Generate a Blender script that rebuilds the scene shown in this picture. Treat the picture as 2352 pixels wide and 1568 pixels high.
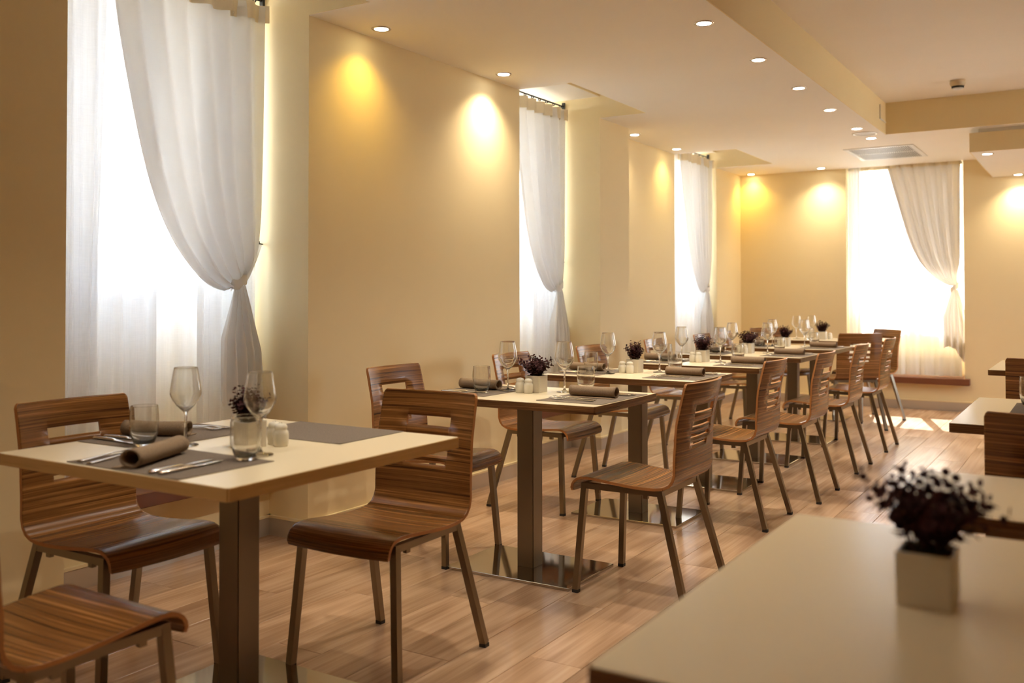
import bpy, bmesh, math, random
from mathutils import Vector, Matrix
C = bpy.context.scene
for o in list(bpy.data.objects): bpy.data.objects.remove(o)
COL = C.collection
PI = math.pi

# ------------------------------------------------------------------ camera
CAM_H = 1.2
FPX, YAW, PITCH, ROLL, CYP = 2164.13, 0.556354, 0.0175159, -0.0013448, 639.52
cd = bpy.data.cameras.new('camera'); cam = bpy.data.objects.new('camera', cd); COL.objects.link(cam)
f = Vector((-math.sin(YAW)*math.cos(PITCH), math.cos(YAW)*math.cos(PITCH), math.sin(PITCH)))
r0 = Vector((math.cos(YAW), math.sin(YAW), 0)); u0 = r0.cross(f)
r = r0*math.cos(ROLL) + u0*math.sin(ROLL); u = -r0*math.sin(ROLL) + u0*math.cos(ROLL)
M = Matrix((r, u, -f)).transposed().to_4x4(); M.translation = (0, 0, CAM_H)
cam.matrix_world = M
cd.sensor_width = 36; cd.lens = FPX/2352*36; cd.shift_y = -(784-CYP)/2352
cd.clip_start = 0.05; cd.clip_end = 200
cd.dof.use_dof = True; cd.dof.focus_distance = 4.3; cd.dof.aperture_fstop = 2.6
C.camera = cam

# ------------------------------------------------------------------ world, sun, exposure
w = bpy.data.worlds.new('world'); C.world = w; w.use_nodes = True
bg = w.node_tree.nodes['Background']; bg.inputs[0].default_value = (0.80, 0.90, 1.0, 1); bg.inputs[1].default_value = 10.0
sl = bpy.data.lights.new('sun', 'SUN'); sl.energy = 44; sl.angle = 0.009; sl.color = (1, 0.95, 0.86)
sun = bpy.data.objects.new('sun', sl); COL.objects.link(sun)
sd = Vector((0.26*math.cos(math.radians(39)), -0.965*math.cos(math.radians(39)), -math.sin(math.radians(39))))
sun.rotation_euler = sd.to_track_quat('-Z', 'Y').to_euler(); sun.location = (0, 14, 8)
C.view_settings.view_transform = 'Standard'; C.view_settings.look = 'None'
C.view_settings.gamma = 1; C.view_settings.use_curve_mapping = False
C.view_settings.exposure = 1.0
try:
    C.cycles.use_denoising = True
    C.cycles.max_bounces = 20; C.cycles.diffuse_bounces = 7; C.cycles.transmission_bounces = 20; C.cycles.transparent_max_bounces = 16
    C.cycles.caustics_refractive = False; C.cycles.caustics_reflective = False
    C.cycles.sample_clamp_indirect = 6
except Exception: pass

# ------------------------------------------------------------------ room numbers
W1, W2, HC, YB = -3.292, -3.52, 2.581, 10.693
HU = 2.853; XO = -4.36          # raised ceiling, outer face of the window wall
XB, YBM = -1.548, 8.60          # beam edges
XR, YF = 3.2, -2.4              # right wall, wall behind the camera
AL = [(2.12, 3.40), (5.391, 6.594), (8.684, 9.877)]   # the three window alcoves
NX = -2.90                      # ceiling slots in front of the windows reach this X
ZA = 2.75                       # ceiling of the alcoves
BW0, BW1 = -2.337, -1.169       # back window opening

# ------------------------------------------------------------------ helpers
def tag(o, label=None, cat=None, group=None, kind=None):
    if label: o['label'] = label
    if cat: o['category'] = cat
    if group: o['group'] = group
    if kind: o['kind'] = kind
    return o
def empty(name, loc, rz=0):
    o = bpy.data.objects.new(name, None); COL.objects.link(o); o.empty_display_size = 0.05
    o.location = loc; o.rotation_euler = (0, 0, rz); return o
def link(name, me, parent=None, kind=None, label=None):
    o = bpy.data.objects.new(name, me); COL.objects.link(o)
    if parent: o.parent = parent
    if kind: o['kind'] = kind
    if label: o['label'] = label
    return o
def mesh(name, bm, mats, smooth=False):
    me = bpy.data.meshes.new(name); bmesh.ops.recalc_face_normals(bm, faces=bm.faces[:]) if not smooth == 'keep' else None
    bm.to_mesh(me); bm.free()
    if not isinstance(mats, (list, tuple)): mats = [mats]
    for m in mats: me.materials.append(m)
    if smooth:
        me.polygons.foreach_set('use_smooth', [True]*len(me.polygons)); me.update()
    return me
def box(bm, x0, x1, y0, y1, z0, z1, mi=0):
    v = [bm.verts.new((x, y, z)) for z in (z0, z1) for y in (y0, y1) for x in (x0, x1)]
    for q in ((0,2,3,1),(4,5,7,6),(0,1,5,4),(2,6,7,3),(0,4,6,2),(1,3,7,5)):
        fc = bm.faces.new([v[i] for i in q]); fc.material_index = mi
    return v
def bevelled(bm, w, seg=2):
    bmesh.ops.bevel(bm, geom=bm.edges[:], offset=w, segments=seg, affect='EDGES', profile=0.5)
def bar(bm, a, b, wx, wy, up=Vector((0, 1, 0)), mi=0):
    """rectangular bar from a to b"""
    a, b = Vector(a), Vector(b); d = (b-a).normalized()
    sx = d.cross(up).normalized(); sy = sx.cross(d).normalized()
    vs = []
    for p in (a, b):
        for i, j in ((-1,-1),(1,-1),(1,1),(-1,1)): vs.append(bm.verts.new(p+sx*wx*i/2+sy*wy*j/2))
    for q in ((3,2,1,0),(4,5,6,7),(0,1,5,4),(1,2,6,5),(2,3,7,6),(3,0,4,7)):
        bm.faces.new([vs[i] for i in q]).material_index = mi
def tube(bm, pts, rad, n=8, caps=True):
    pts = [Vector(p) for p in pts]; rings = []
    for i, p in enumerate(pts):
        d = (pts[min(i+1, len(pts)-1)]-pts[max(i-1, 0)]).normalized()
        a = Vector((0,0,1)) if abs(d.z) < .9 else Vector((1,0,0))
        sx = d.cross(a).normalized(); sy = sx.cross(d)
        rr = rad[i] if isinstance(rad, (list, tuple)) else rad
        rings.append([bm.verts.new(p+(sx*math.cos(2*PI*k/n)+sy*math.sin(2*PI*k/n))*rr) for k in range(n)])
    for a, b in zip(rings, rings[1:]):
        for k in range(n): bm.faces.new((a[k], a[(k+1)%n], b[(k+1)%n], b[k]))
    if caps:
        bm.faces.new(rings[0][::-1]); bm.faces.new(rings[-1])
def lathe(bm, prof, n=24, cx=0, cy=0):
    rings = []
    for rr, z in prof:
        if rr < 1e-5: rings.append([bm.verts.new((cx, cy, z))])
        else: rings.append([bm.verts.new((cx+rr*math.cos(2*PI*k/n), cy+rr*math.sin(2*PI*k/n), z)) for k in range(n)])
    for a, b in zip(rings, rings[1:]):
        for k in range(n):
            k2 = (k+1) % n
            if len(a) == 1 and len(b) == 1: continue
            if len(a) == 1: bm.faces.new((a[0], b[k2], b[k]))
            elif len(b) == 1: bm.faces.new((a[k], a[k2], b[0]))
            else: bm.faces.new((a[k], a[k2], b[k2], b[k]))
def loft(bm, secs):
    """rectangular sections (y, cx, hw, z, hh) along +y"""
    rings = []
    for y, cx, hw, z, hh in secs:
        rings.append([bm.verts.new((cx+i*hw, y, z+j*hh)) for i, j in ((-1,-.4),(-.55,-1),(.55,-1),(1,-.4),(1,.4),(.55,1),(-.55,1),(-1,.4))])
    for a, b in zip(rings, rings[1:]):
        for k in range(8): bm.faces.new((a[k], b[k], b[(k+1)%8], a[(k+1)%8]))
    bm.faces.new(rings[0]); bm.faces.new(rings[-1][::-1])
def copy_tree(o, parent=None):
    c = o.copy(); COL.objects.link(c)
    if parent: c.parent = parent; 
    for ch in list(o.children): copy_tree(ch, c)
    return c

# ------------------------------------------------------------------ materials
def mat(name, col=(.8,.8,.8), rough=.5, metal=0, **kw):
    m = bpy.data.materials.new(name); m.use_nodes = True
    b = m.node_tree.nodes['Principled BSDF']
    b.inputs['Base Color'].default_value = (*col, 1); b.inputs['Roughness'].default_value = rough; b.inputs['Metallic'].default_value = metal
    for k, v in kw.items(): b.inputs[k.replace('_', ' ')].default_value = v
    return m
def nd(m, t, **kw):
    n = m.node_tree.nodes.new(t)
    for k, v in kw.items(): setattr(n, k, v)
    return n
def lk(m, a, b): m.node_tree.links.new(a, b)
def ramp(m, fac, stops, interp='LINEAR'):
    n = nd(m, 'ShaderNodeValToRGB'); lk(m, fac, n.inputs[0]); e = n.color_ramp.elements; n.color_ramp.interpolation = interp
    while len(e) < len(stops): e.new(.5)
    for x, (p, c) in zip(e, stops): x.position = p; x.color = (*c, 1)
    return n
def noise(m, vec, scale, detail=4, rough=.55):
    n = nd(m, 'ShaderNodeTexNoise'); lk(m, vec, n.inputs['Vector']); n.inputs['Scale'].default_value = scale
    n.inputs['Detail'].default_value = detail; n.inputs['Roughness'].default_value = rough; return n
def mapping(m, vec, sc, loc=(0,0,0)):
    n = nd(m, 'ShaderNodeMapping'); lk(m, vec, n.inputs[0]); n.inputs['Scale'].default_value = sc; n.inputs['Location'].default_value = loc; return n
def bump(m, h, s, d=.01):
    n = nd(m, 'ShaderNodeBump'); lk(m, h, n.inputs['Height']); n.inputs['Strength'].default_value = s; n.inputs['Distance'].default_value = d
    lk(m, n.outputs[0], m.node_tree.nodes['Principled BSDF'].inputs['Normal'])
def coords(m, which='Object'): return nd(m, 'ShaderNodeTexCoord').outputs[which]
def plaster(name, c1, c2, rough=.75):
    m = mat(name, c1, rough); v = coords(m)
    n = noise(m, v, 1.3, 5); rp = ramp(m, n.outputs[0], [(.35, c2), (.65, c1)])
    lk(m, rp.outputs[0], m.node_tree.nodes['Principled BSDF'].inputs['Base Color'])
    bump(m, noise(m, v, 220, 3).outputs[0], .12, .002); return m
M_WALL = plaster('cream_paint', (.84,.71,.44), (.82,.69,.42))
M_CEIL = plaster('ceiling_paint', (.90,.87,.81), (.88,.85,.79))
M_EXT = plaster('outside_render', (.62,.56,.48), (.56,.5,.42))
def zebra(name, dark, mid, light, sc=(1.6, 70, 1), src='UV', rough=.27):
    m = mat(name, mid, rough); b = m.node_tree.nodes['Principled BSDF']
    v = coords(m, src)
    oi = nd(m, 'ShaderNodeObjectInfo'); add = nd(m, 'ShaderNodeVectorMath', operation='ADD')
    cx = nd(m, 'ShaderNodeCombineXYZ'); lk(m, oi.outputs['Random'], cx.inputs[0]); 
    mul = nd(m, 'ShaderNodeVectorMath', operation='SCALE'); lk(m, cx.outputs[0], mul.inputs[0]); mul.inputs['Scale'].default_value = 7
    lk(m, v, add.inputs[0]); lk(m, mul.outputs[0], add.inputs[1])
    mp = mapping(m, add.outputs[0], sc); n1 = noise(m, mp.outputs[0], 1.0, 6, .7)
    mp2 = mapping(m, add.outputs[0], (sc[0]*3, sc[1]*4, sc[2]*4)); n2 = noise(m, mp2.outputs[0], 1.0, 3, .6)
    mx = nd(m, 'ShaderNodeMath', operation='MULTIPLY_ADD'); lk(m, n2.outputs[0], mx.inputs[0]); mx.inputs[1].default_value = .25
    mm = nd(m, 'ShaderNodeMath', operation='MULTIPLY'); lk(m, n1.outputs[0], mm.inputs[0]); mm.inputs[1].default_value = .8; lk(m, mm.outputs[0], mx.inputs[2])
    rp = ramp(m, mx.outputs[0], [(.42, dark), (.49, mid), (.55, mid), (.64, light)])
    lk(m, rp.outputs[0], b.inputs['Base Color']); b.inputs['Coat Weight'].default_value = .05; b.inputs['Coat Roughness'].default_value = .18
    return m
M_ZEB = zebra('zebrano_veneer', (.05,.016,.004), (.205,.085,.021), (.46,.215,.065), sc=(.9,100,1))
M_PLY = mat('plywood_edge', (.42,.18,.055), .45)
M_TEDGE = zebra('zebrano_table_edge', (.05,.02,.008), (.15,.07,.027), (.3,.155,.065), sc=(2, 2, 90), src='Object')
M_BEDGE = zebra('pale_table_edge', (.50,.32,.12), (.58,.38,.155), (.64,.43,.19), sc=(2, 2, 60), src='Object', rough=.4)
M_TOP = mat('cream_laminate', (.84,.74,.54), .26)
M_STEEL = mat('brushed_steel', (.25,.205,.15), .30, 1.0)
M_COLM = mat('satin_steel_column', (.22,.185,.145), .30, 1.0)
M_POL = mat('polished_steel', (.52,.49,.45), .07, 1.0)
M_CUT = mat('cutlery_steel', (.78,.74,.68), .13, 1.0)
M_RUB = mat('black_rubber', (.02,.018,.016), .6)
M_SKIRT = mat('metal_skirting', (.60,.54,.46), .32, .5)
M_DARK = mat('dark_void', (.03,.03,.03), .9)
M_CHROME = mat('chrome_ring', (.55,.5,.45), .2, 1.0)
M_ROD = mat('dark_rod', (.05,.05,.05), .4, .6)
M_SILL = mat('red_brown_sill', (.17,.055,.022), .42)
M_WHITE = mat('white_plastic', (.75,.76,.74), .4)
M_BEIGEP = mat('beige_plastic', (.6,.5,.34), .45)
M_FRAME = mat('window_frame_white', (.7,.7,.68), .4)
M_CER = mat('white_ceramic', (.74,.70,.60), .18)
M_POT = mat('pot_ceramic', (.72,.66,.55), .45)
M_SOIL = mat('dark_moss', (.035,.03,.015), .9)
def leafm():
    m = mat('purple_leaf', (.08,.03,.035), .5); v = coords(m)
    rp = ramp(m, noise(m, v, 60, 2).outputs[0], [(.3, (.025,.010,.012)), (.7, (.085,.030,.032))])
    lk(m, rp.outputs[0], m.node_tree.nodes['Principled BSDF'].inputs['Base Color']); return m
M_LEAF = leafm(); M_LEAF.node_tree.nodes['Principled BSDF'].inputs['Roughness'].default_value = .8; M_LEAF.node_tree.nodes['Principled BSDF'].inputs['Specular IOR Level'].default_value = .15; M_STEM = mat('brown_stem', (.07,.035,.02), .7)
def cloth(name, c1, c2, sc=900):
    m = mat(name, c1, .9); v = coords(m)
    a = noise(m, mapping(m, v, (.35, 1, 1)).outputs[0], sc, 2); b2 = noise(m, mapping(m, v, (1, .35, 1)).outputs[0], sc, 2)
    ad = nd(m, 'ShaderNodeMath', operation='ADD'); lk(m, a.outputs[0], ad.inputs[0]); lk(m, b2.outputs[0], ad.inputs[1])
    hf = nd(m, 'ShaderNodeMath', operation='MULTIPLY'); lk(m, ad.outputs[0], hf.inputs[0]); hf.inputs[1].default_value = .5
    rp = ramp(m, hf.outputs[0], [(.38, c2), (.62, c1)]); lk(m, rp.outputs[0], m.node_tree.nodes['Principled BSDF'].inputs['Base Color'])
    bump(m, hf.outputs[0], .5, .001); return m
M_NAP = cloth('linen_napkin', (.36,.26,.17), (.19,.125,.075))
M_MAT = cloth('grey_placemat', (.215,.17,.135), (.135,.105,.08), 500)
def sheer(name, col, transp, transl, var=.04):
    m = bpy.data.materials.new(name); m.use_nodes = True; t = m.node_tree; t.nodes.remove(t.nodes['Principled BSDF']); out = t.nodes['Material Output']
    d = nd(m, 'ShaderNodeBsdfDiffuse'); d.inputs[0].default_value = (*col, 1)
    tl = nd(m, 'ShaderNodeBsdfTranslucent'); tl.inputs[0].default_value = (*col, 1)
    tr = nd(m, 'ShaderNodeBsdfTransparent'); tr.inputs[0].default_value = (1, 1, 1, 1)
    v = coords(m); n = noise(m, mapping(m, v, (60, 60, 2.5)).outputs[0], 3, 3); n2 = noise(m, mapping(m, v, (6, 6, 140)).outputs[0], 3, 2)
    ad = nd(m, 'ShaderNodeMath', operation='ADD'); lk(m, n.outputs[0], ad.inputs[0]); lk(m, n2.outputs[0], ad.inputs[1])
    mr = nd(m, 'ShaderNodeMapRange'); lk(m, ad.outputs[0], mr.inputs[0]); mr.inputs[1].default_value = .7; mr.inputs[2].default_value = 1.3
    mr.inputs[3].default_value = max(0, transp-var); mr.inputs[4].default_value = transp+var
    a = nd(m, 'ShaderNodeMixShader'); a.inputs[0].default_value = transl; lk(m, d.outputs[0], a.inputs[1]); lk(m, tl.outputs[0], a.inputs[2])
    b = nd(m, 'ShaderNodeMixShader'); lk(m, mr.outputs[0], b.inputs[0]); lk(m, a.outputs[0], b.inputs[1]); lk(m, tr.outputs[0], b.inputs[2])
    lk(m, b.outputs[0], out.inputs[0]); return m
M_SHEER = sheer('sheer_voile', (.93,.94,.96), .08, .38, .03)
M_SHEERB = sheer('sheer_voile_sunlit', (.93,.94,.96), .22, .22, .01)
M_DRAPE = sheer('white_linen_drape', (.88,.875,.86), .0, .165, .012)
M_DRAPEB = sheer('white_linen_drape_darkened', (.80,.76,.70), .0, .07, .0)  # same linen, colour darkened so sun behind it does not wash it out
M_HEAD = sheer('curtain_header', (.80,.71,.54), .0, .04, .0)
def glassm(name, rough=0.0, ior=1.46):
    m = bpy.data.materials.new(name); m.use_nodes = True; t = m.node_tree; t.nodes.remove(t.nodes['Principled BSDF'])
    g = nd(m, 'ShaderNodeBsdfGlass'); g.inputs['IOR'].default_value = ior; g.inputs['Roughness'].default_value = rough
    g.inputs['Color'].default_value = (.985,.985,.975,1)
    tr = nd(m, 'ShaderNodeBsdfTransparent'); mx = nd(m, 'ShaderNodeMixShader'); mx.inputs[0].default_value = .06
    lk(m, g.outputs[0], mx.inputs[1]); lk(m, tr.outputs[0], mx.inputs[2]); lk(m, mx.outputs[0], t.nodes['Material Output'].inputs[0]); return m
M_GLASS = glassm('clear_glass')
def panem():
    m = bpy.data.materials.new('window_pane'); m.use_nodes = True; t = m.node_tree; t.nodes.remove(t.nodes['Principled BSDF'])
    tr = nd(m, 'ShaderNodeBsdfTransparent'); gl = nd(m, 'ShaderNodeBsdfGlossy'); gl.inputs['Roughness'].default_value = .02
    fr = nd(m, 'ShaderNodeFresnel'); fr.inputs[0].default_value = 1.45; mx = nd(m, 'ShaderNodeMixShader')
    lk(m, fr.outputs[0], mx.inputs[0]); lk(m, tr.outputs[0], mx.inputs[1]); lk(m, gl.outputs[0], mx.inputs[2])
    lk(m, mx.outputs[0], t.nodes['Material Output'].inputs[0]); return m
M_PANE = panem()
def emis(name, col, s):
    m = bpy.data.materials.new(name); m.use_nodes = True; t = m.node_tree; t.nodes.remove(t.nodes['Principled BSDF'])
    e = nd(m, 'ShaderNodeEmission'); e.inputs[0].default_value = (*col, 1); e.inputs[1].default_value = s
    lk(m, e.outputs[0], t.nodes['Material Output'].inputs[0]); return m
def floorm():
    m = mat('oak_laminate', (.5,.33,.2), .3); b = m.node_tree.nodes['Principled BSDF']
    v = coords(m); oi = nd(m, 'ShaderNodeObjectInfo')
    cx = nd(m, 'ShaderNodeCombineXYZ'); lk(m, oi.outputs['Random'], cx.inputs[0]); lk(m, oi.outputs['Random'], cx.inputs[1])
    sc = nd(m, 'ShaderNodeVectorMath', operation='SCALE'); lk(m, cx.outputs[0], sc.inputs[0]); sc.inputs['Scale'].default_value = 23
    ad = nd(m, 'ShaderNodeVectorMath', operation='ADD'); lk(m, v, ad.inputs[0]); lk(m, sc.outputs[0], ad.inputs[1])
    n0 = noise(m, mapping(m, ad.outputs[0], (5, .55, 1)).outputs[0], 1.2, 3, .5)
    wv = nd(m, 'ShaderNodeTexWave', wave_type='RINGS', rings_direction='X'); mpp = mapping(m, ad.outputs[0], (9, .35, 1)); lk(m, mpp.outputs[0], wv.inputs[0])
    wv.inputs['Scale'].default_value = 1.1; wv.inputs['Distortion'].default_value = 9; wv.inputs['Detail'].default_value = 2.5; wv.inputs['Detail Scale'].default_value = .7
    n1 = noise(m, mapping(m, ad.outputs[0], (60, 1.0, 1)).outputs[0], 1, 5, .62)
    a1 = nd(m, 'ShaderNodeMath', operation='MULTIPLY_ADD'); lk(m, wv.outputs['Fac'], a1.inputs[0]); a1.inputs[1].default_value = .16
    a0 = nd(m, 'ShaderNodeMath', operation='MULTIPLY'); lk(m, n1.outputs[0], a0.inputs[0]); a0.inputs[1].default_value = .45; lk(m, a0.outputs[0], a1.inputs[2])
    a2 = nd(m, 'ShaderNodeMath', operation='MULTIPLY_ADD'); lk(m, n0.outputs[0], a2.inputs[0]); a2.inputs[1].default_value = .28; lk(m, a1.outputs[0], a2.inputs[2])
    rp = ramp(m, a2.outputs[0], [(.32, (.41,.245,.145)), (.50, (.57,.37,.235)), (.70, (.70,.49,.335))])
    hv = nd(m, 'ShaderNodeHueSaturation'); mr = nd(m, 'ShaderNodeMapRange'); lk(m, oi.outputs['Random'], mr.inputs[0]); mr.inputs[3].default_value = .84; mr.inputs[4].default_value = 1.10
    lk(m, mr.outputs[0], hv.inputs['Value']); lk(m, rp.outputs[0], hv.inputs['Color']); lk(m, hv.outputs[0], b.inputs['Base Color'])
    rr = nd(m, 'ShaderNodeMapRange'); lk(m, a1.outputs[0], rr.inputs[0]); rr.inputs[3].default_value = .21; rr.inputs[4].default_value = .29
    lk(m, rr.outputs[0], b.inputs['Roughness']); bump(m, a1.outputs[0], .05, .002); return m
M_FLOOR = floorm()

# ------------------------------------------------------------------ structure
def struct(name, bm, m, parent=None, **kw):
    return link(name, mesh(name, bm, m), parent, kind='structure')
PX0, PX1, PY0 = -3.62, 2.2, 0.55
bm = bmesh.new(); box(bm, XO-.0, XR+.2, YF-.2, YB+.5, -.20, -.012)
box(bm, XO, XR, YF, PY0-.001, -.012, 0); box(bm, PX1+.001, XR, PY0, YB, -.012, 0)
floor = struct('floor', bm, M_FLOOR)
random.seed(4)
PW, PL = .20, 1.285
pm = {}
def plank_mesh(wd, ln):
    k = (round(wd, 3), round(ln, 3))
    if k not in pm:
        b = bmesh.new(); g = .0007; c = .0012
        lo = [b.verts.new((x, y, -.012)) for x, y in ((g,g),(wd-g,g),(wd-g,ln-g),(g,ln-g))]
        md = [b.verts.new((x, y, -c)) for x, y in ((g,g),(wd-g,g),(wd-g,ln-g),(g,ln-g))]
        up = [b.verts.new((x, y, 0)) for x, y in ((g+c,g+c),(wd-g-c,g+c),(wd-g-c,ln-g-c),(g+c,ln-g-c))]
        for A, B in ((lo, md), (md, up)):
            for i in range(4): b.faces.new((A[i], A[(i+1)%4], B[(i+1)%4], B[i]))
        b.faces.new(up); b.faces.new(lo[::-1]); pm[k] = mesh('plank', b, M_FLOOR)
    return pm[k]
i = 0; x = PX0; npl = 0
while x < PX1-.01:
    wd = min(PW, PX1-x); y = PY0; first = True
    off = (i*0.4321) % 1.0
    while y < YB-.01:
        ln = PL*(1-off) if first else PL
        first = False
        ln = max(.12, ln)
        ln = min(ln, YB-y)
        o = link('plank', plank_mesh(wd, ln), floor); o.location = (x, y, 0); npl += 1
        y += ln
    x += PW; i += 1

bm = bmesh.new()
def wl(x1, y0, y1, z0=0, z1=3.0): box(bm, XO, x1, y0, y1, z0, z1)
wl(W1, YF-.2, AL[0][0]); wl(W1, AL[0][1], AL[1][0]); wl(W1, AL[1][1], 7.134); wl(W2, 7.134, AL[2][0]); wl(W2, AL[2][1], YB+.5)
SF = [-3.555, -3.555, -3.60]
for (a, b), xf in zip(AL, SF):
    box(bm, XO, xf, a, b, 0, .295); box(bm, XO, XO+.10, a, b, .295, 1.15); box(bm, XO, -3.80, a, b, 2.86, 3.0)
    box(bm, XO, XO+.10, a, b, ZA, 2.86)
wallL = struct('wall_left', bm, M_WALL)
bm = bmesh.new(); Y2 = YB+.45
box(bm, XO, BW0, YB, Y2, 0, 3.0); box(bm, BW1, XR+.2, YB, Y2, 0, 3.0); box(bm, BW0, BW1, YB, Y2, 0, .268)
box(bm, BW0, BW1, Y2-.10, Y2, .268, .92); box(bm, BW0, BW1, YB, Y2, 2.66, 3.0)
struct('wall_back', bm, M_WALL)
ADDED_RW = [(8.0, 9.4)]        # unseen window added in the right-hand wall to brighten the room
bm = bmesh.new(); ya = YF-.2
for a, b in ADDED_RW:
    box(bm, XR, XR+.2, ya, a, 0, 3.0); box(bm, XR, XR+.2, a, b, 0, .9); box(bm, XR, XR+.2, a, b, 2.4, 3.0); ya = b
box(bm, XR, XR+.2, ya, YB+.4, 0, 3.0); struct('wall_right', bm, M_WALL)
bm = bmesh.new(); box(bm, XO, XR+.2, YF-.2, YF, 0, 3.0); struct('wall_front', bm, M_WALL)

# ceilings: lowered soffit with the slots in front of the windows, raised field, roof slab
bm = bmesh.new(); ZT = 3.0
ys = [(YF, AL[0][0]), (AL[0][1], AL[1][0]), (AL[1][1], AL[2][0]), (AL[2][1], YB)]
box(bm, NX, XB, YF, YB, HC, ZT)
for k, (a, b) in enumerate(ys):
    if k == 2:
        box(bm, W1, NX, a, 7.134, HC, ZT); box(bm, W2, NX, 7.134, b, HC, ZT)
    elif k == 3: box(bm, W2, NX, a, b, HC, ZT)
    else: box(bm, W1, NX, a, b, HC, ZT)
box(bm, XB, XR, YBM, YB, HC, ZT)
for k, (a, b) in enumerate(AL):
    xw = W1 if k < 2 else W2
    box(bm, XO, xw, a, b, ZA, ZT); box(bm, xw, NX, a, b, 2.93, ZT)
struct('ceiling', bm, M_CEIL)
bm = bmesh.new()
for k, (a, b) in enumerate(AL):
    xw = W1 if k < 2 else W2
    box(bm, xw+.001, NX-.001, b-.006, b-.0005, HC+.0008, 2.929); box(bm, xw+.001, NX-.001, a+.0005, a+.006, HC+.0008, 2.929); box(bm, xw+.0005, xw+.006, a+.006, b-.006, ZA-.001, 2.929)
struct('trim_4', bm, M_WALL)
bm = bmesh.new(); box(bm, XB, XR, YF, YBM, HU, ZT); struct('ceiling_raised', bm, M_CEIL)
bm = bmesh.new(); box(bm, XO, XR+.2, YF-.2, Y2, ZT, ZT+.2); struct('ceiling_slab', bm, M_CEIL)
# painted vertical faces of the lowered ceiling (wall colour) and dropped box by the back wall
bm = bmesh.new(); box(bm, XB, XB+.006, YF, YBM, HC+.0008, HU); box(bm, XB, XR, YBM-.006, YBM, HC+.0008, HU); struct('trim_1', bm, M_WALL)
bm = bmesh.new(); box(bm, -.895, XR, 8.704, YB, 2.388, 2.548); box(bm, -.834, XR, 8.73, YB, 2.548, HC)
struct('trim_2', bm, [M_CEIL])
bm = bmesh.new(); box(bm, -.901, -.895, 8.698, YB, 2.3885, 2.548); box(bm, -.895, XR, 8.698, 8.704, 2.3885, 2.548); struct('trim_3', bm, M_WALL)

# skirting
def skirt(bm, x0, y0, x1, y1, nx, ny, t=.012, h=.088, z0=0.0):
    a = (min(x0, x1, x0+nx*t, x1+nx*t), max(x0, x1, x0+nx*t, x1+nx*t), min(y0, y1, y0+ny*t, y1+ny*t), max(y0, y1, y0+ny*t, y1+ny*t))
    box(bm, *a, z0, z0+h)
runs = []
runs.append((W1, YF, W1, AL[0][0], 1, 0))
for k, ((a, b), xf) in enumerate(zip(AL, SF)):
    xw = W1 if k < 2 else W2
    runs.append((xf, a, xf, b, 1, 0)); runs.append((xf, b, xw+.012, b, 0, -1)); runs.append((xf, a, xw+.012, a, 0, 1))
runs += [(W1, AL[0][1], W1, AL[1][0], 1, 0), (W1, AL[1][1], W1, 7.134, 1, 0), (W2, 7.134, W1+.012, 7.134, 0, 1), (W2, 7.134, W2, AL[2][0], 1, 0), (W2, AL[2][1], W2, YB, 1, 0)]
bm = bmesh.new(); b2 = bmesh.new()
for q in runs: skirt(bm, *q); skirt(b2, *q, t=.016, h=.012, z0=.088)
bl = struct('baseboard_left', bm, M_SKIRT); link('cap_strip', mesh('cap_strip', b2, M_WALL), bl)
bm = bmesh.new(); skirt(bm, W2, YB, XR, YB, 0, -1, t=.03); b2 = bmesh.new(); skirt(b2, W2, YB, XR, YB, 0, -1, t=.034, h=.012, z0=.088)
bl = struct('baseboard_back', bm, M_SKIRT); link('cap_strip', mesh('cap_strip', b2, M_WALL), bl)

# windows: frame with mullion and sill board, panes
def window(n, fbox, sill, axis):
    """fbox: (a0,a1,z0,z1,depth0,depth1) along axis"""
    a0, a1, z0, z1, d0, d1 = fbox; t = .055
    def B(bm, p0, p1, q0, q1, e0, e1):
        if axis == 'y': box(bm, e0, e1, p0, p1, q0, q1)
        else: box(bm, p0, p1, e0, e1, q0, q1)
    bm = bmesh.new()
    B(bm, a0, a0+t, z0, z1, d0, d1); B(bm, a1-t, a1, z0, z1, d0, d1); B(bm, a0+t, a1-t, z0, z0+t, d0, d1); B(bm, a0+t, a1-t, z1-t, z1, d0, d1)
    fr = struct('window_%d' % n, bm, M_FRAME)
    am = (a0+a1)/2; bm = bmesh.new(); B(bm, am-.035, am+.035, z0+t, z1-t, d0+.004, d1-.004); link('mullion', mesh('mullion', bm, M_FRAME), fr)
    dm = (d0+d1)/2
    for p0, p1 in ((a0+t, am-.035), (am+.035, a1-t)):
        bm = bmesh.new(); B(bm, p0, p1, z0+t, z1-t, dm-.003, dm+.003); link('pane', mesh('pane', bm, M_PANE), fr)
    bm = bmesh.new(); box(bm, *sill); bevelled(bm, .004, 1); link('sill_board', mesh('sill_board', bm, M_SILL), fr, label='red-brown window sill board')
for k, ((a, b), xf) in enumerate(zip(AL, SF)):
    window(k+1, (a, b, 1.15, ZA, XO+.02, XO+.08), (XO+.10, xf+.10, a+.001, b-.001, .295, .36), 'y')
window(4, (BW0, BW1, .92, 2.66, Y2-.09, Y2-.03), (BW0-.05, BW1+.05, YB-.09, YB-.001, .268, .335), 'x')
for k, (a, b) in enumerate(ADDED_RW): window(5+k, (a, b, .9, 2.4, XR+.12, XR+.18), (XR-.06, XR+.119, a+.001, b-.001, .9, .93), 'y')  # added window out of view, numbered on from the visible ones
bm = bmesh.new(); box(bm, BW0+.001, BW1-.001, YB, Y2-.10, .268, .335); link('sill_ledge', mesh('sill_ledge', bm, M_SILL), bpy.data.objects['window_4'])
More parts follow.
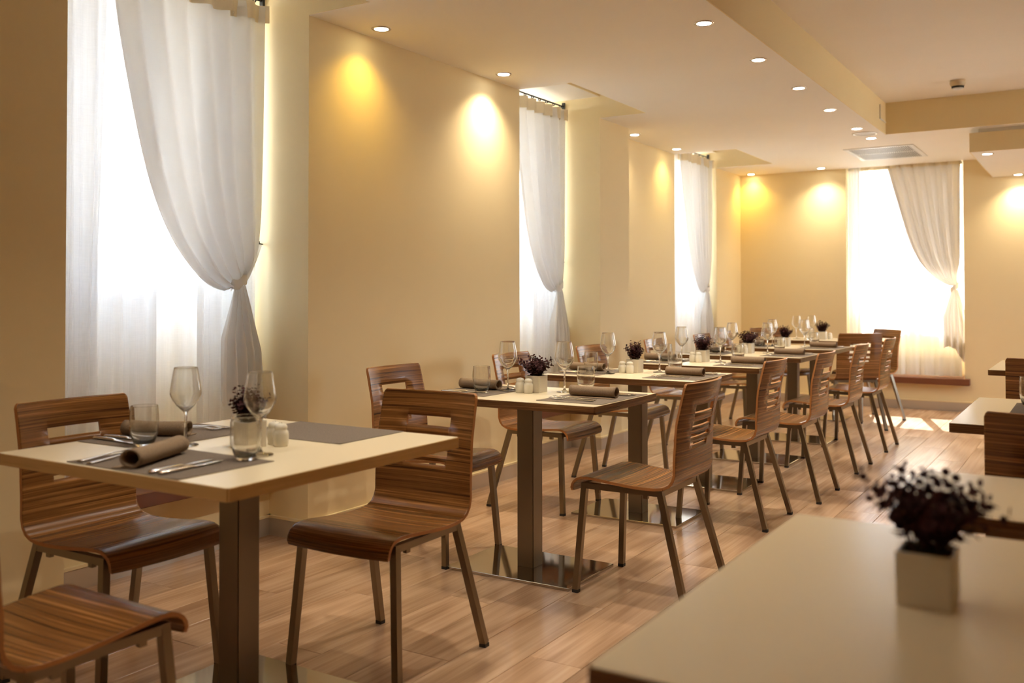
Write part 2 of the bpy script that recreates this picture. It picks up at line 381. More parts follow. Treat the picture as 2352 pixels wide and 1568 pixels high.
# outside: ground and an unseen slab added to shade the top of the back window
bm = bmesh.new(); box(bm, -40, 40, -40, 60, -.45, -.25); struct('ground', bm, M_EXT)
bm = bmesh.new(); box(bm, -5, 0, Y2, Y2+1.15, 2.72, 2.86); struct('added_shade_slab', bm, M_EXT)

def portal(loc, rot, sx, sy):
    L = bpy.data.lights.new('sky_portal', 'AREA'); L.shape = 'RECTANGLE'; L.size = sx; L.size_y = sy; L.cycles.is_portal = True
    o = bpy.data.objects.new('sky_portal', L); COL.objects.link(o); o.location = loc; o.rotation_euler = rot
for a, b in AL: portal((XO-.01, (a+b)/2, (1.15+ZA)/2), (0, -PI/2, 0), ZA-1.15, b-a)
for a, b in ADDED_RW: portal((XR+.21, (a+b)/2, 1.65), (0, PI/2, 0), 1.5, b-a)
portal(((BW0+BW1)/2, Y2+.01, 1.79), (-PI/2, 0, 0), BW1-BW0, 1.74)
# ------------------------------------------------------------------ curtains
def cr(pts, t):
    """piecewise smooth interpolation through 2D points, t in 0..1 by arc length"""
    L = [0]
    for a, b in zip(pts, pts[1:]): L.append(L[-1]+math.dist(a, b))
    s = t*L[-1]; i = 0
    while i < len(pts)-2 and s > L[i+1]: i += 1
    q = (s-L[i])/max(1e-6, L[i+1]-L[i])
    p0, p1, p2, p3 = pts[max(i-1,0)], pts[i], pts[i+1], pts[min(i+2, len(pts)-1)]
    return tuple(.5*((2*p1[k])+(-p0[k]+p2[k])*q+(2*p0[k]-5*p1[k]+4*p2[k]-p3[k])*q*q+(-p0[k]+3*p1[k]-3*p2[k]+p3[k])*q**3) for k in (0, 1))
def grid(name, fn, nu, nv, m, parent, kind=None):
    bm = bmesh.new(); V = [[bm.verts.new(fn(i/nu, j/nv)) for i in range(nu+1)] for j in range(nv+1)]
    for j in range(nv):
        for i in range(nu): bm.faces.new((V[j][i], V[j][i+1], V[j+1][i+1], V[j+1][i]))
    o = link(name, mesh(name, bm, m, True), parent); return o
def curtain_set(P, w, zt, zb, knot, edge, seed, where, tail_z, left_panels, M_SHEER=M_SHEER, M_DRAPE=M_DRAPE):
    """P(s, d, z) -> world; s along the opening, d towards the room; knot/edge measured from the far end"""
    rnd = random.Random(seed)
    ph = [rnd.uniform(0, 6) for _ in range(6)]
    def fold(s, z, amp=1.0, k=1.0):
        q = (zt-z)/(zt-zb)
        return amp*(.011*math.sin(2*PI*s*7.2*k+ph[0]+.4*math.sin(z*1.3+ph[1]))+.007*math.sin(2*PI*s*13.1*k+ph[2]+.8*z)+.006*q*math.sin(2*PI*s*3.1+ph[3]))
    # sheer voile: thing with panels, header and hem
    root = empty('sheer_curtain', P(w/2, 0, zb)); inv = Matrix.Translation(-Vector(root.location))
    Q = lambda s, d, z: inv @ Vector(P(s, d, z))
    tag(root, 'thin white voile curtain hanging across %s' % where, 'curtain')
    grid('sheer_panel', lambda a, b: Q(.005+a*(w-.045), fold(a*w, zt+(zb-zt)*b), zt+(zb-zt)*b), 120, 14, M_SHEER, root)
    for (s0, s1, s1b, dd) in left_panels:
        grid('sheer_panel', lambda a, b: Q(s0+a*((s1+(s1b-s1)*b)-s0), dd+fold(s0+a*(s1-s0), zt+(zb-zt)*b, 1.0, 1.25), zt+(zb-zt)*b), 60, 14, M_SHEER, root)
    grid('header_tape', lambda a, b: Q(.004+a*(w-.044), .010+fold(a*w, zt-.09*b), zt+.002-.085*b), 120, 2, M_HEAD, root)
    grid('hem', lambda a, b: Q(.004+a*(w-.044), .004+fold(a*w, zb+.2*(1-b)), zb+.2*(1-b)), 120, 4, M_SHEER, root)
    # tied-back drape
    root = empty('tied_curtain', P(w-knot[0], .05, zb)); inv2 = Matrix.Translation(-Vector(root.location))
    Q = lambda s, d, z: inv2 @ Vector(P(s, d, z))
    tag(root, 'white drape tied back in front of %s' % where, 'curtain')
    Lp = [(w-e, z) for e, z in edge]; kz = knot[1]
    Rp = [(w-.03, zt), (w-.035, zt-.4), (w-.04, zt-.9), (w-.045, kz+.28), (w-.07, kz+.12), (w-knot[0]+.035, kz+.02)]
    nf = 6.5
    def drape(a, b):
        l = cr(Lp, b); rr = cr(Rp, b)
        # cloth hangs: inner strands converge later than the free edge
        aa = a
        s = l[0]+(rr[0]-l[0])*aa; z = l[1]+(rr[1]-l[1])*aa
        sag = math.sin(PI*min(1, b*1.02))*math.sin(PI*a)*.05*b
        A = .027*(1-.45*b)
        return Q(s, .055+A*math.sin(2*PI*nf*a+ph[4])+.008*math.sin(2*PI*3.3*a+ph[5]+2*b)+.03*math.sin(PI*b)*(.4-a*.2), z-sag)
    grid('drape', drape, 150, 60, M_DRAPE, root)
    def hdr(a, b):
        l = cr(Lp, 0); z = zt+.004-.088*b
        s = l[0]+a*(w-.015-l[0]); return Q(s, .069+.027*math.sin(2*PI*nf*a+ph[4])+.008*math.sin(2*PI*3.3*a+ph[5]), z)
    grid('header_tape', hdr, 150, 2, M_HEAD, root)
    ks = w-knot[0]
    def tail(a, b):
        zz = tail_z+(.10*abs(math.sin(4.2*a+.5))+.16*(1-a)) 
        z = (kz-.02)+(zz-(kz-.02))*b
        sp = .035+(.085*min(1, b*2.2)+.03*b)
        s = ks+.008+.035*b+(a-.5)*2*sp*(1 if a < .5 else .85)
        return Q(s, .06+(.010+.028*min(1, b*2))*math.sin(2*PI*4.5*a+.7)+.006*math.sin(9*a+5*b), z)
    grid('drape_tail', tail, 80, 24, M_DRAPE, root)
    def band(a, b):
        th = 2*PI*a
        return Q(ks+.042*math.cos(th)*(1+.12*math.sin(3*th)), .06+.036*math.sin(th), kz-.025+.05*b+.022*math.cos(th)+.006*math.sin(5*th))
    grid('tie_band', band, 28, 4, M_DRAPE, root)
    def strap(a, b):
        q = a; hs, hz = w-.012, kz+.19
        s = ks+.02+(hs-ks-.02)*q; z = kz+.01+(hz-kz-.01)*q-.015*math.sin(PI*q)
        return Q(s, .06-.03*q+(.02-.012*q)*math.cos(PI*b), z+(b-.5)*(.075-.055*q))
    grid('tie_strap', strap, 12, 6, M_DRAPE, root)
    bm = bmesh.new(); tube(bm, [Q(w-.001, .03, kz+.19), Q(w-.02, .03, kz+.192), Q(w-.025, .03, kz+.205)], .004, 6); link('hook', mesh('hook', bm, M_ROD), root)
    return
def rod(P, w, zt, where):
    root = empty('curtain_rod', P(w/2, .03, zt+.03)); inv = Matrix.Translation(-Vector(root.location))
    tag(root, 'thin dark curtain rod above %s' % where, 'curtain rod')
    bm = bmesh.new(); tube(bm, [inv @ Vector(P(.004, .03, zt+.03)), inv @ Vector(P(w-.004, .03, zt+.03))], .007, 8); link('pole', mesh('pole', bm, M_ROD), root)
    bm = bmesh.new(); c = inv @ Vector(P(w-.008, .03, zt+.03)); box(bm, c.x-.012, c.x+.012, c.y-.007, c.y+.007, c.z-.03, c.z+.03); link('bracket', mesh('bracket', bm, M_ROD), root)
    bm = bmesh.new()
    lathe(bm, [(.006,-.0035),(.013,-.0035),(.013,.0035),(.006,.0035),(.006,-.0035)], 10)
    bmesh.ops.rotate(bm, verts=bm.verts[:], cent=(0,0,0), matrix=Matrix.Rotation(PI/2, 3, 'X'))
    me = mesh('ring', bm, M_ROD)
    for k in range(11):
        o = link('ring', me, root); o.location = inv @ Vector(P(.06+k*(w-.12)/10, .03, zt+.022))
EDGE = [(.875,2.66),(.867,2.471),(.811,2.143),(.709,1.737),(.58,1.464),(.407,1.278),(.27,1.222),(.215,1.245)]
WN = ['the nearest window', 'the second window along the left wall', 'the third window along the left wall']
for k, (a, b) in enumerate(AL):
    x0 = -3.64
    P = (lambda a: lambda s, d, z: (x0+d, a+s, z))(a)
    w_ = b-a
    ed = [(e*w_/1.28, z) for e, z in EDGE]
    pan = [(.006, .40, .335, .022), (.01, .655, .655, .010), (.88, w_-.04, w_-.04, .014)] if k == 0 else [(.006, .35, .30, .02), (.75, w_-.04, w_-.04, .014)]
    curtain_set(P, w_, 2.66, .375, (.185 if k == 0 else .15, 1.27), ed, 3+k, WN[k], .46, pan)
    rod(P, w_, 2.672, WN[k])
wB = BW1-BW0
PB = lambda s, d, z: (BW0+s, YB+.12-d, z)
EB = [(.765,2.64),(.758,2.60),(.656,2.209),(.55,1.832),(.436,1.551),(.277,1.365),(.16,1.296),(.125,1.29)]
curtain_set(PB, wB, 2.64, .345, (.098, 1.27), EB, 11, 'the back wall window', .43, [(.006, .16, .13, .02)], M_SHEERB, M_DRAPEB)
bm = bmesh.new(); tube(bm, [(BW0+.12, YB+.07, .9), (BW0+.12, YB+.07, 2.63)], .004, 6)
tag(link('draw_rod', mesh('draw_rod', bm, M_FRAME)), 'thin pale draw rod hanging at left of the back window curtain', 'rod')

# ------------------------------------------------------------------ ceiling fittings
def downlight_mesh():
    bm = bmesh.new(); lathe(bm, [(.036,.0),(.038,-.004),(.047,-.005),(.051,-.0015),(.051,.001)], 28); ring = mesh('trim_ring', bm, M_CHROME, True)
    bm = bmesh.new(); lathe(bm, [(.0,-.0015),(.036,-.0015),(.036,-.004),(.0,-.004)], 24); lampc = bm
    return ring, lampc
ring_me, lb = downlight_mesh()
E_W = emis('lamp_glow_white', (1,.93,.8), 14); E_Y = emis('lamp_glow_warm', (1,.85,.5), 14)
lw = mesh('bulb', lb.copy(), E_W); ly = mesh('bulb', lb, E_Y)
def downlight(x, y, z, label, col=(1,.88,.70), power=9, yellow=False, size=2.15, group=None, blend=1.0):
    e = empty('downlight', (x, y, z)); tag(e, label, 'ceiling light', group)
    link('trim_ring', ring_me, e); link('bulb', ly if yellow else lw, e)
    L = bpy.data.lights.new('spot', 'SPOT'); L.energy = power; L.color = col; L.spot_size = size; L.spot_blend = blend; L.shadow_soft_size = .03
    o = bpy.data.objects.new('spot', L); COL.objects.link(o); o.parent = e; o.location = (0, 0, -.012)
YEL = (1, .62, .10); WRM = (1, .82, .56)
downlight(-3.141, 3.772, HC, 'round downlight casting a yellow pool on the wall beside the nearest window', YEL, 11, True)
downlight(-3.141, 4.956, HC, 'round downlight casting a white pool on the long wall panel', WRM, 32)
downlight(-3.377, 7.437, HC, 'round downlight by the pier corner, first above the recessed wall', WRM, 12)
downlight(-3.376, 8.383, HC, 'round downlight casting pale yellow pool left of the third window', (1,.72,.25), 11, True)
downlight(-3.364, 10.603, HC, 'round downlight in the far left corner, yellow pool on back wall', YEL, 16, True)
downlight(-2.554, 10.503, HC, 'round downlight above the back wall left of its window', WRM, 26)
od = ['first', 'second', 'third', 'fourth', 'fifth', 'sixth']
pos = ['nearest the camera', 'second from the camera', 'third from the camera', 'fourth from the camera', 'just before the round speaker', 'just beyond the round speaker']
for k, (x, y) in enumerate([(-1.687,4.565),(-1.681,5.45),(-1.684,6.343),(-1.688,7.216),(-1.690,8.152),(-1.687,8.72)]):
    downlight(x, y, HC, 'round white downlight along the ceiling step, %s' % pos[k], (1,.88,.70), (46,40,34,30,24,22)[k], size=2.0, group='downlights along the ceiling step')
downlight(-.782, 8.863, 2.388, 'round downlight near the left corner of the dropped ceiling box', WRM, 8, size=1.9)
downlight(-.66, 10.56, 2.388, 'round downlight under the dropped ceiling box at the back wall', WRM, 22)
for k, (x, y, z) in enumerate([(-1.687,3.66,HC),(-1.687,2.76,HC),(-1.687,1.86,HC),(-1.687,.9,HC),(-1.687,-.1,HC),(1.9,9.2,HC),(.6,8.95,2.388)]):  # unseen lamps added for more light from above
    downlight(x, y, z, 'added round white ceiling downlight outside the frame, %s' % ('above the second left table', 'before the second left table', 'above the nearest left table', 'just in front of the camera', 'directly beside the camera', 'far right by the back wall', 'under the dropped ceiling box')[k], (1,.88,.70), (34,30,26,20,14,30,30)[k], size=2.0, group='added downlights outside the frame')
# supply grille
e = empty('ceiling_vent', (-1.737, 9.695, HC)); tag(e, 'white rectangular slatted air vent in the ceiling before the back window', 'air vent')
vx, vy = .312, .432
bm = bmesh.new(); t = .045
box(bm, -vx, vx, -vy, -vy+t, -.008, 0); box(bm, -vx, vx, vy-t, vy, -.008, 0); box(bm, -vx, -vx+t, -vy+t, vy-t, -.008, 0); box(bm, vx-t, vx, -vy+t, vy-t, -.008, 0)
bevelled(bm, .002, 1); link('frame', mesh('frame', bm, M_WHITE), e)
bm = bmesh.new(); box(bm, -vx+t, vx-t, -.012, .012, -.006, 0); link('centre_bar', mesh('centre_bar', bm, M_WHITE), e)
bm = bmesh.new(); box(bm, -vx+t, vx-t, -vy+t, vy-t, -.0012, -.0004); link('duct_shade_sheet', mesh('duct_shade_sheet', bm, M_DARK), e)  # dark sheet standing in for the shaded duct behind the slats
bm = bmesh.new(); box(bm, -.0036, .0036, 0, vy-t-.012, -.006, -.001); sm = mesh('slat', bm, M_WHITE)
for k in range(28):
    for s_ in (0, 1):
        o = link('slat', sm, e); o.location = (-vx+t+.010+k*(2*(vx-t)-.02)/27, .012 if s_ else -vy+t, 0)
# speaker
e = empty('ceiling_speaker', (-1.688, 8.447, HC)); tag(e, 'round white loudspeaker grille set flush in the ceiling between two downlights', 'speaker')
bm = bmesh.new(); lathe(bm, [(.082,-.002),(.088,-.007),(.104,-.005),(.108,0)], 40); link('rim', mesh('rim', bm, M_WHITE, True), e)
bm = bmesh.new(); lathe(bm, [(0,-.006),(.06,-.005),(.082,-.002)], 40); link('grille', mesh('grille', bm, mat('speaker_mesh', (.62,.62,.6), .6), True), e)
# smoke detector
e = empty('smoke_detector', (-.905, 7.99, HU)); tag(e, 'small beige smoke detector on the raised ceiling', 'smoke detector')
bm = bmesh.new(); lathe(bm, [(0,0),(.056,0),(.058,-.022),(.052,-.036),(.048,-.044),(0,-.044)], 28); link('base', mesh('base', bm, M_BEIGEP, True), e)
bm = bmesh.new(); lathe(bm, [(0,-.044),(.045,-.044),(.043,-.058),(0,-.058)], 24); link('sensor_ring', mesh('sensor_ring', bm, M_DARK), e)
bm = bmesh.new(); lathe(bm, [(0,-.058),(.040,-.058),(.030,-.068),(0,-.070)], 24); link('cap', mesh('cap', bm, M_WHITE, True), e)
# access plate on the step
e = empty('access_panel', (XB+.006, 8.43, 2.735)); tag(e, 'small cream access panel on the side of the ceiling step', 'access panel')
bm = bmesh.new(); box(bm, 0, .008, -.11, .11, -.055, .055); bevelled(bm, .003, 1); link('plate', mesh('plate', bm, M_WALL), e)
bm = bmesh.new(); box(bm, 0, .012, -.118, -.11, -.06, .06); box(bm, 0, .012, -.118, .118, -.063, -.055); link('edge_trim', mesh('edge_trim', bm, M_WHITE), e)

# ------------------------------------------------------------------ chair
def chair_proto():
    root = empty('dining_chair', (0, 0, 0))
    # seat profile (y, z) front lip -> bend, then backrest
    prof = [(.263,.404),(.2655,.417),(.2625,.432),(.2535,.4465),(.239,.4575),(.220,.464),(.198,.466),(.16,.4645),(.12,.461),(.06,.455),(0,.4505),(-.05,.4485),(-.10,.4495),(-.135,.455)]
    bend = [(-.135,.455),(-.158,.466),(-.172,.484),(-.180,.508),(-.184,.537),(-.190,.575),(-.197,.607),(-.2005,.622),(-.203,.637),(-.207,.657),(-.2105,.673),(-.216,.6975),(-.221,.7225),(-.2265,.746),(-.233,.775),(-.242,.815),(-.250,.846),(-.2525,.8545),(-.254,.860)]
    def shell(pr, s0, name, holes, us):
        bm = bmesh.new(); uvl = bm.loops.layers.uv.new(); s = s0; rows = []; prev = None
        for (y, z) in pr:
            if prev: s += math.dist(prev, (y, z))
            prev = (y, z)
            hw = .205 if z < .5 or y > -.1 else .205-.006*(z-.5)/.36
            inset = 0
            if z > .852: inset = .0035
            if z > .859: inset = .010
            if z < .405: inset = .004
            row = []
            for u_ in us:
                xx = u_*(hw-inset)
                yy = y
                if z > .5 and y < 0: yy += .028*min(1, (z-.5)/.2)*u_*u_
                zz = z - (.006*(1-u_*u_) if (y > -.12 and z < .46) else 0)
                row.append((bm.verts.new((xx, yy, zz)), (xx, s)))
            rows.append(row)
        for j in range(len(rows)-1):
            zc = (pr[j][1]+pr[j+1][1])/2
            for i_ in range(len(us)-1):
                uc = (us[i_]+us[i_+1])/2
                if any(z0 < zc < z1 and abs(uc) < hwid for z0, z1, hwid in holes): continue
                q = (rows[j][i_], rows[j][i_+1], rows[j+1][i_+1], rows[j+1][i_])
                fc = bm.faces.new([a[0] for a in q])
                for lp, a in zip(fc.loops, q): lp[uvl].uv = a[1]
        # thickness downward/backward
        base_faces = bm.faces[:]; bmesh.ops.recalc_face_normals(bm, faces=base_faces)
        bm.normal_update()
        ref = bm.faces[:]; 
        if sum(f_.normal.z + f_.normal.y for f_ in ref) < 0: bmesh.ops.reverse_faces(bm, faces=ref)
        T = .0105; bm.normal_update()
        vm = {v: bm.verts.new(v.co - v.normal*T) for v in bm.verts[:]}
        edges = [e_ for e_ in bm.edges[:] if len(e_.link_faces) == 1]
        for e_ in edges:
            a, b = e_.verts
            lp = [l for l in e_.link_faces[0].loops if l.edge == e_][0]
            a, b = lp.vert, lp.link_loop_next.vert
            fc = bm.faces.new((b, a, vm[a], vm[b])); fc.material_index = 1
        for f_ in ref:
            vs = [vm[l.vert] for l in reversed(f_.loops)]; uvs = [l[uvl].uv.copy() for l in reversed(f_.loops)]
            fc = bm.faces.new(vs)
            for l, q in zip(fc.loops, uvs): l[uvl].uv = q
        me = bpy.data.meshes.new(name); bm.to_mesh(me); bm.free(); me.materials.append(M_ZEB); me.materials.append(M_PLY)
        for p in me.polygons: p.use_smooth = p.material_index == 0
        return me
    us_b = [-1,-.97,-.88,-.7,-.47,-.44,-.25,0,.25,.44,.47,.7,.88,.97,1]
    us_s = [-1,-.97,-.8,-.5,-.2,0,.2,.5,.8,.97,1]
    holes = [(.7225,.746,.475),(.673,.6975,.475),(.637,.657,.475),(.607,.622,.45)]
    # finer slot rows: first slot higher
    holes = [(.740,.772,.475), (.684,.706,.475), (.640,.658,.475), (.608,.620,.45)]
    def yz(z):
        for (y0, z0), (y1, z1) in zip(bend, bend[1:]):
            if z0 <= z <= z1: return y0+(y1-y0)*(z-z0)/(z1-z0)
    bend2 = bend[:6]+[(yz(z), z) for z in (.592,.608,.620,.640,.658,.684,.706,.740,.772,.800,.825)]+bend[-3:]
    link('seat', shell(prof, 0, 'seat', [], us_s), root)
    link('backrest', shell(bend2, .47, 'backrest', holes, us_b), root)
    q = .024
    for sx in (-1, 1):
        for (fy, fx, ty, tx) in ((.235,.215,.208,.186), (-.235,.225,-.120,.186)):
            bm = bmesh.new(); bar(bm, (sx*fx, fy, .012), (sx*tx, ty, .432), q, q)
            lg = link('leg', mesh('leg', bm, M_STEEL), root)
            bm = bmesh.new(); bar(bm, (sx*fx*1.001, fy, 0), (sx*fx, fy, .0125), q+.001, q+.001); link('foot_cap', mesh('foot_cap', bm, M_RUB), lg)
        bm = bmesh.new(); bar(bm, (sx*.186, -.132, .4285), (sx*.186, .220, .4285), .0235, .0225, Vector((0,0,1))); link('side_rail', mesh('side_rail', bm, M_STEEL), root)
        for yy in (-.06, .15):
            bm = bmesh.new(); box(bm, sx*.186-.007, sx*.186+.007, yy-.010, yy+.010, .404, .4175); link('stud', mesh('stud', bm, M_STEEL), root)
    for yy in (-.119, .207):
        bm = bmesh.new(); bar(bm, (-.175, yy, .428), (.175, yy, .428), .022, .022, Vector((0,0,1))); link('cross_rail', mesh('cross_rail', bm, M_STEEL), root)
    return root
CH = chair_proto(); used = False
def chair(x, y, face, label, group):
    """face = direction the sitter looks (dx, dy)"""
    global used
    o = copy_tree(CH) if used else CH
    used = True
    o.location = (x, y, 0); o.rotation_euler = (0, 0, math.atan2(face[1], face[0])-PI/2)
    tag(o, label, 'chair', group)
GW = 'striped wood chairs along the window side'; GR = 'striped wood chairs along the aisle side'; GO = 'striped wood chairs at the table ends'
TN = ['', 'nearest pale-edged table', 'second table of the left row', 'third table of the left row', 'fourth table of the left row', 'fifth table of the left row', 'sixth table of the left row', 'farthest table by the back wall']
chair(-2.665, 1.895, (1, 0), 'striped zebra-wood chair between the nearest table and the first window', GW)
chair(-2.04, 1.235, (0, 1), 'striped wood chair cut off at the bottom left corner, seat towards the nearest table', GO)
chair(-2.015, 2.463, (.02, -1), 'striped wood chair at the far end of the nearest pale-edged table', GO)
chair(-2.68, 3.59, (1, 0), 'striped wood chair on the wall side of the second table', GW)
chair(-2.72, 4.73, (1, 0), 'striped wood chair on the wall side of the third table', GW)
chair(-2.71, 5.73, (1, 0), 'striped wood chair on the wall side of the fourth table', GW)
chair(-2.71, 6.83, (1, 0), 'striped wood chair on the wall side of the fifth table', GW)
chair(-2.71, 7.86, (1, 0), 'striped wood chair on the wall side of the sixth table', GW)
chair(-1.570, 3.605, (-1, 0), 'striped wood chair on the aisle side of the second table, largest in the aisle row', GR)
chair(-1.678, 4.97, (-1, 0), 'striped wood chair on the aisle side of the third table', GR)
chair(-1.606, 5.76, (-1, 0), 'striped wood chair on the aisle side of the fourth table', GR)
chair(-1.615, 6.80, (-1, 0), 'striped wood chair on the aisle side of the fifth table', GR)
chair(-1.615, 7.83, (-1, 0), 'striped wood chair on the aisle side of the sixth table', GR)
chair(-1.92, 8.87, (-.6, .8), 'turned wood chair showing its broad back before the farthest table', GO)
chair(-1.91, 9.62, (-.67, -.74), 'turned wood chair nearest the back wall window, right of the farthest table', GO)
chair(-2.74, 9.54, (.77, -.63), 'turned wood chair in the far left corner behind the farthest table', GO)
chair(-2.80, 8.66, (1, 0), 'striped wood chair on the wall side before the farthest table', GW)
chair(-.085, 3.30, (0, 1), 'dark striped wood chair at the right edge, back to camera, behind the narrow side table', 'striped wood chairs on the right')
chair(-.225, 5.93, (0, 1), 'distant dark wood chair at the right edge beyond the wine glass', 'striped wood chairs on the right')

# ------------------------------------------------------------------ tables
ZTT = .765
def table(x0, x1, y0, y1, edge, label, name='dining_table', px=.61, py=.42, group=None, bx=None):
    cx, cy = (x0+x1)/2, (y0+y1)/2; e = empty(name, (cx, cy, 0)); tag(e, label, 'table', group)
    hx, hy = (x1-x0)/2, (y1-y0)/2; T = .032; bo = 0 if bx is None else bx-cx
    bm = bmesh.new(); box(bm, -hx, hx, -hy, hy, ZTT-T, ZTT-.0015)
    vert = [ed for ed in bm.edges if abs(ed.verts[0].co.z-ed.verts[1].co.z) > .01]
    bmesh.ops.bevel(bm, geom=vert, offset=.005, segments=2, affect='EDGES'); link('edge_band', mesh('edge_band', bm, edge), e)
    bm = bmesh.new(); g = .0022; box(bm, -hx+g, hx-g, -hy+g, hy-g, ZTT-.0015, ZTT)
    vert = [ed for ed in bm.edges if abs(ed.verts[0].co.z-ed.verts[1].co.z) > .001 and abs(ed.verts[0].co.x-ed.verts[1].co.x) < 1e-5 and abs(ed.verts[0].co.y-ed.verts[1].co.y) < 1e-5]
    bmesh.ops.bevel(bm, geom=vert, offset=.004, segments=2, affect='EDGES'); link('tabletop', mesh('tabletop', bm, M_TOP), e)
    bm = bmesh.new(); box(bm, bo-.041, bo+.041, -.041, .041, .013, ZTT-T-.008)
    vert = [ed for ed in bm.edges if abs(ed.verts[0].co.z-ed.verts[1].co.z) > .1]; bmesh.ops.bevel(bm, geom=vert, offset=.003, segments=2, affect='EDGES')
    link('column', mesh('column', bm, M_COLM), e)
    bm = bmesh.new(); box(bm, bo-min(.2, hx*.6), bo+min(.2, hx*.6), -min(.15, hy*.6), min(.15, hy*.6), ZTT-T-.008, ZTT-T); link('mounting_plate', mesh('mounting_plate', bm, M_RUB), e)
    bm = bmesh.new(); box(bm, bo-px/2, bo+px/2, -py/2, py/2, .0, .0125); bevelled(bm, .0015, 1); link('base_plate', mesh('base_plate', bm, M_POL), e)
    return cx, cy
table(-2.598, -1.668, 1.470, 2.376, M_BEDGE, 'pale cream square dining table with beige edge, nearest at left', px=.60, py=.60)
TY = {2: 3.585, 3: 4.78, 4: 5.80, 5: 6.83, 6: 7.90}
TR = {2: -1.663, 3: -1.722, 4: -1.705, 5: -1.735, 6: -1.752}
TC = {}
ordn = {2: 'second', 3: 'third', 4: 'fourth', 5: 'fifth', 6: 'sixth'}
for k in TY:
    x1 = TR[k]; TC[k] = table(x1-.88, x1, TY[k]-.302, TY[k]+.302, M_TEDGE, 'cream-topped dining table with dark striped edge, %s from camera in the left row' % ordn[k], group='cream tables with striped edges in the left row', bx=-2.138 if k == 2 else -2.158)
TC[7] = table(-2.79, -1.93, 9.08, 9.72, M_TEDGE, 'cream-topped dining table farthest away, beside the back wall window')
table(-.515, .415, .992, 1.897, M_TEDGE, 'large blurred cream table filling the bottom right foreground', px=.60, py=.60)
table(-.361, .44, 2.05, 2.535, M_TEDGE, 'narrow cream table just beyond the foreground table at right', px=.42, py=.40)
table(-.434, .50, 3.50, 4.44, M_TEDGE, 'cream table with brown edge at right behind the dark chair back', px=.60, py=.60)
table(-.545, .39, 6.08, 7.0, M_TEDGE, 'distant cream table at the right edge before the back wall', px=.60, py=.60)

# ------------------------------------------------------------------ tableware prototypes
def wine_glass_me():
    bm = bmesh.new()
    out = [(0,0),(.0355,0),(.0365,.0015),(.035,.0028),(.020,.0042),(.009,.0080),(.0050,.014),(.0040,.026),(.0038,.070),(.0044,.088),(.0065,.0985),(.0140,.1065),(.0260,.1190),(.0365,.1345),(.0420,.1455),(.0440,.1535),(.0434,.162),(.0410,.180),(.0375,.202),(.0342,.2220),(.03275,.2292),(.0326,.2302),(.0323,.2306)]
    inn = [(.0320,.2302),(.03190,.2292),(.0332,.2220),(.0365,.202),(.0400,.180),(.0424,.162),(.0430,.1540),(.0415,.1478),(.0355,.1355),(.0250,.1205),(.0130,.1090),(.0060,.1045),(0,.1030)]
    lathe(bm, [(a, b*.98) for a, b in out+inn], 36); return mesh('wine_glass', bm, M_GLASS, True)
def tumbler_me():
    bm = bmesh.new()
    out = [(0,0),(.0225,0),(.0250,.0015),(.0280,.006),(.0330,.019),(.0375,.036),(.0402,.055),(.0408,.072),(.0400,.092),(.0388,.108),(.0382,.1145),(.03812,.1158),(.0379,.1164)]
    inn = [(.0375,.1166),(.0371,.1164),(.03695,.1158),(.0371,.1145),(.0377,.108),(.0389,.092),(.0396,.072),(.0390,.055),(.0362,.0375),(.0315,.0225),(.0240,.0135),(.014,.0105),(0,.0098)]
    lathe(bm, out+inn, 32); return mesh('tumbler', bm, M_GLASS, True)
WG, TB = wine_glass_me(), tumbler_me()
def shaker_me():
    bm = bmesh.new(); lathe(bm, [(0,0),(.019,0),(.0208,.003),(.0222,.018),(.0222,.034),(.0205,.042),(.0172,.0465),(.0170,.0485),(.0186,.052),(.0180,.057),(.0145,.0625),(.0075,.0655),(0,.0665)], 28)
    return mesh('shaker_body', bm, M_CER, True)
def shaker_holes():
    bm = bmesh.new()
    for k in range(3): lathe(bm, [(0,.0668),(.0011,.0668),(.0011,.0650)], 6, .004*math.cos(k*2.1), .004*math.sin(k*2.1))
    return mesh('holes', bm, M_DARK)
SH, SHH = shaker_me(), shaker_holes()
def fork_me():
    bm = bmesh.new()
    loft(bm, [(0,0,.0085,.003,.0012),(.006,0,.0100,.003,.0016),(.05,0,.0068,.0036,.0016),(.10,0,.0042,.0055,.0016),(.128,0,.0036,.0072,.0016),(.142,0,.0085,.0062,.0012),(.155,0,.0125,.0042,.0010),(.168,0,.0128,.0035,.0010)])
    for k in range(4):
        xx = -.0105+k*.007; loft(bm, [(.167,xx,.0020,.0035,.0010),(.185,xx,.0019,.0045,.0009),(.203,xx*.96,.0011,.0088,.0007)])
    return mesh('fork', bm, M_CUT, True)
def knife_me():
    bm = bmesh.new()
    loft(bm, [(0,0,.0075,.0045,.0028),(.008,0,.0092,.0050,.0040),(.05,0,.0078,.0050,.0040),(.095,0,.0068,.0050,.0036),(.104,0,.0052,.0045,.0026),(.108,.001,.0088,.0040,.0011),(.16,.001,.0098,.0034,.0009),(.195,-.0005,.0080,.0028,.0007),(.215,-.003,.0025,.0024,.0005)])
    return mesh('knife', bm, M_CUT, True)
FK, KN = fork_me(), knife_me()
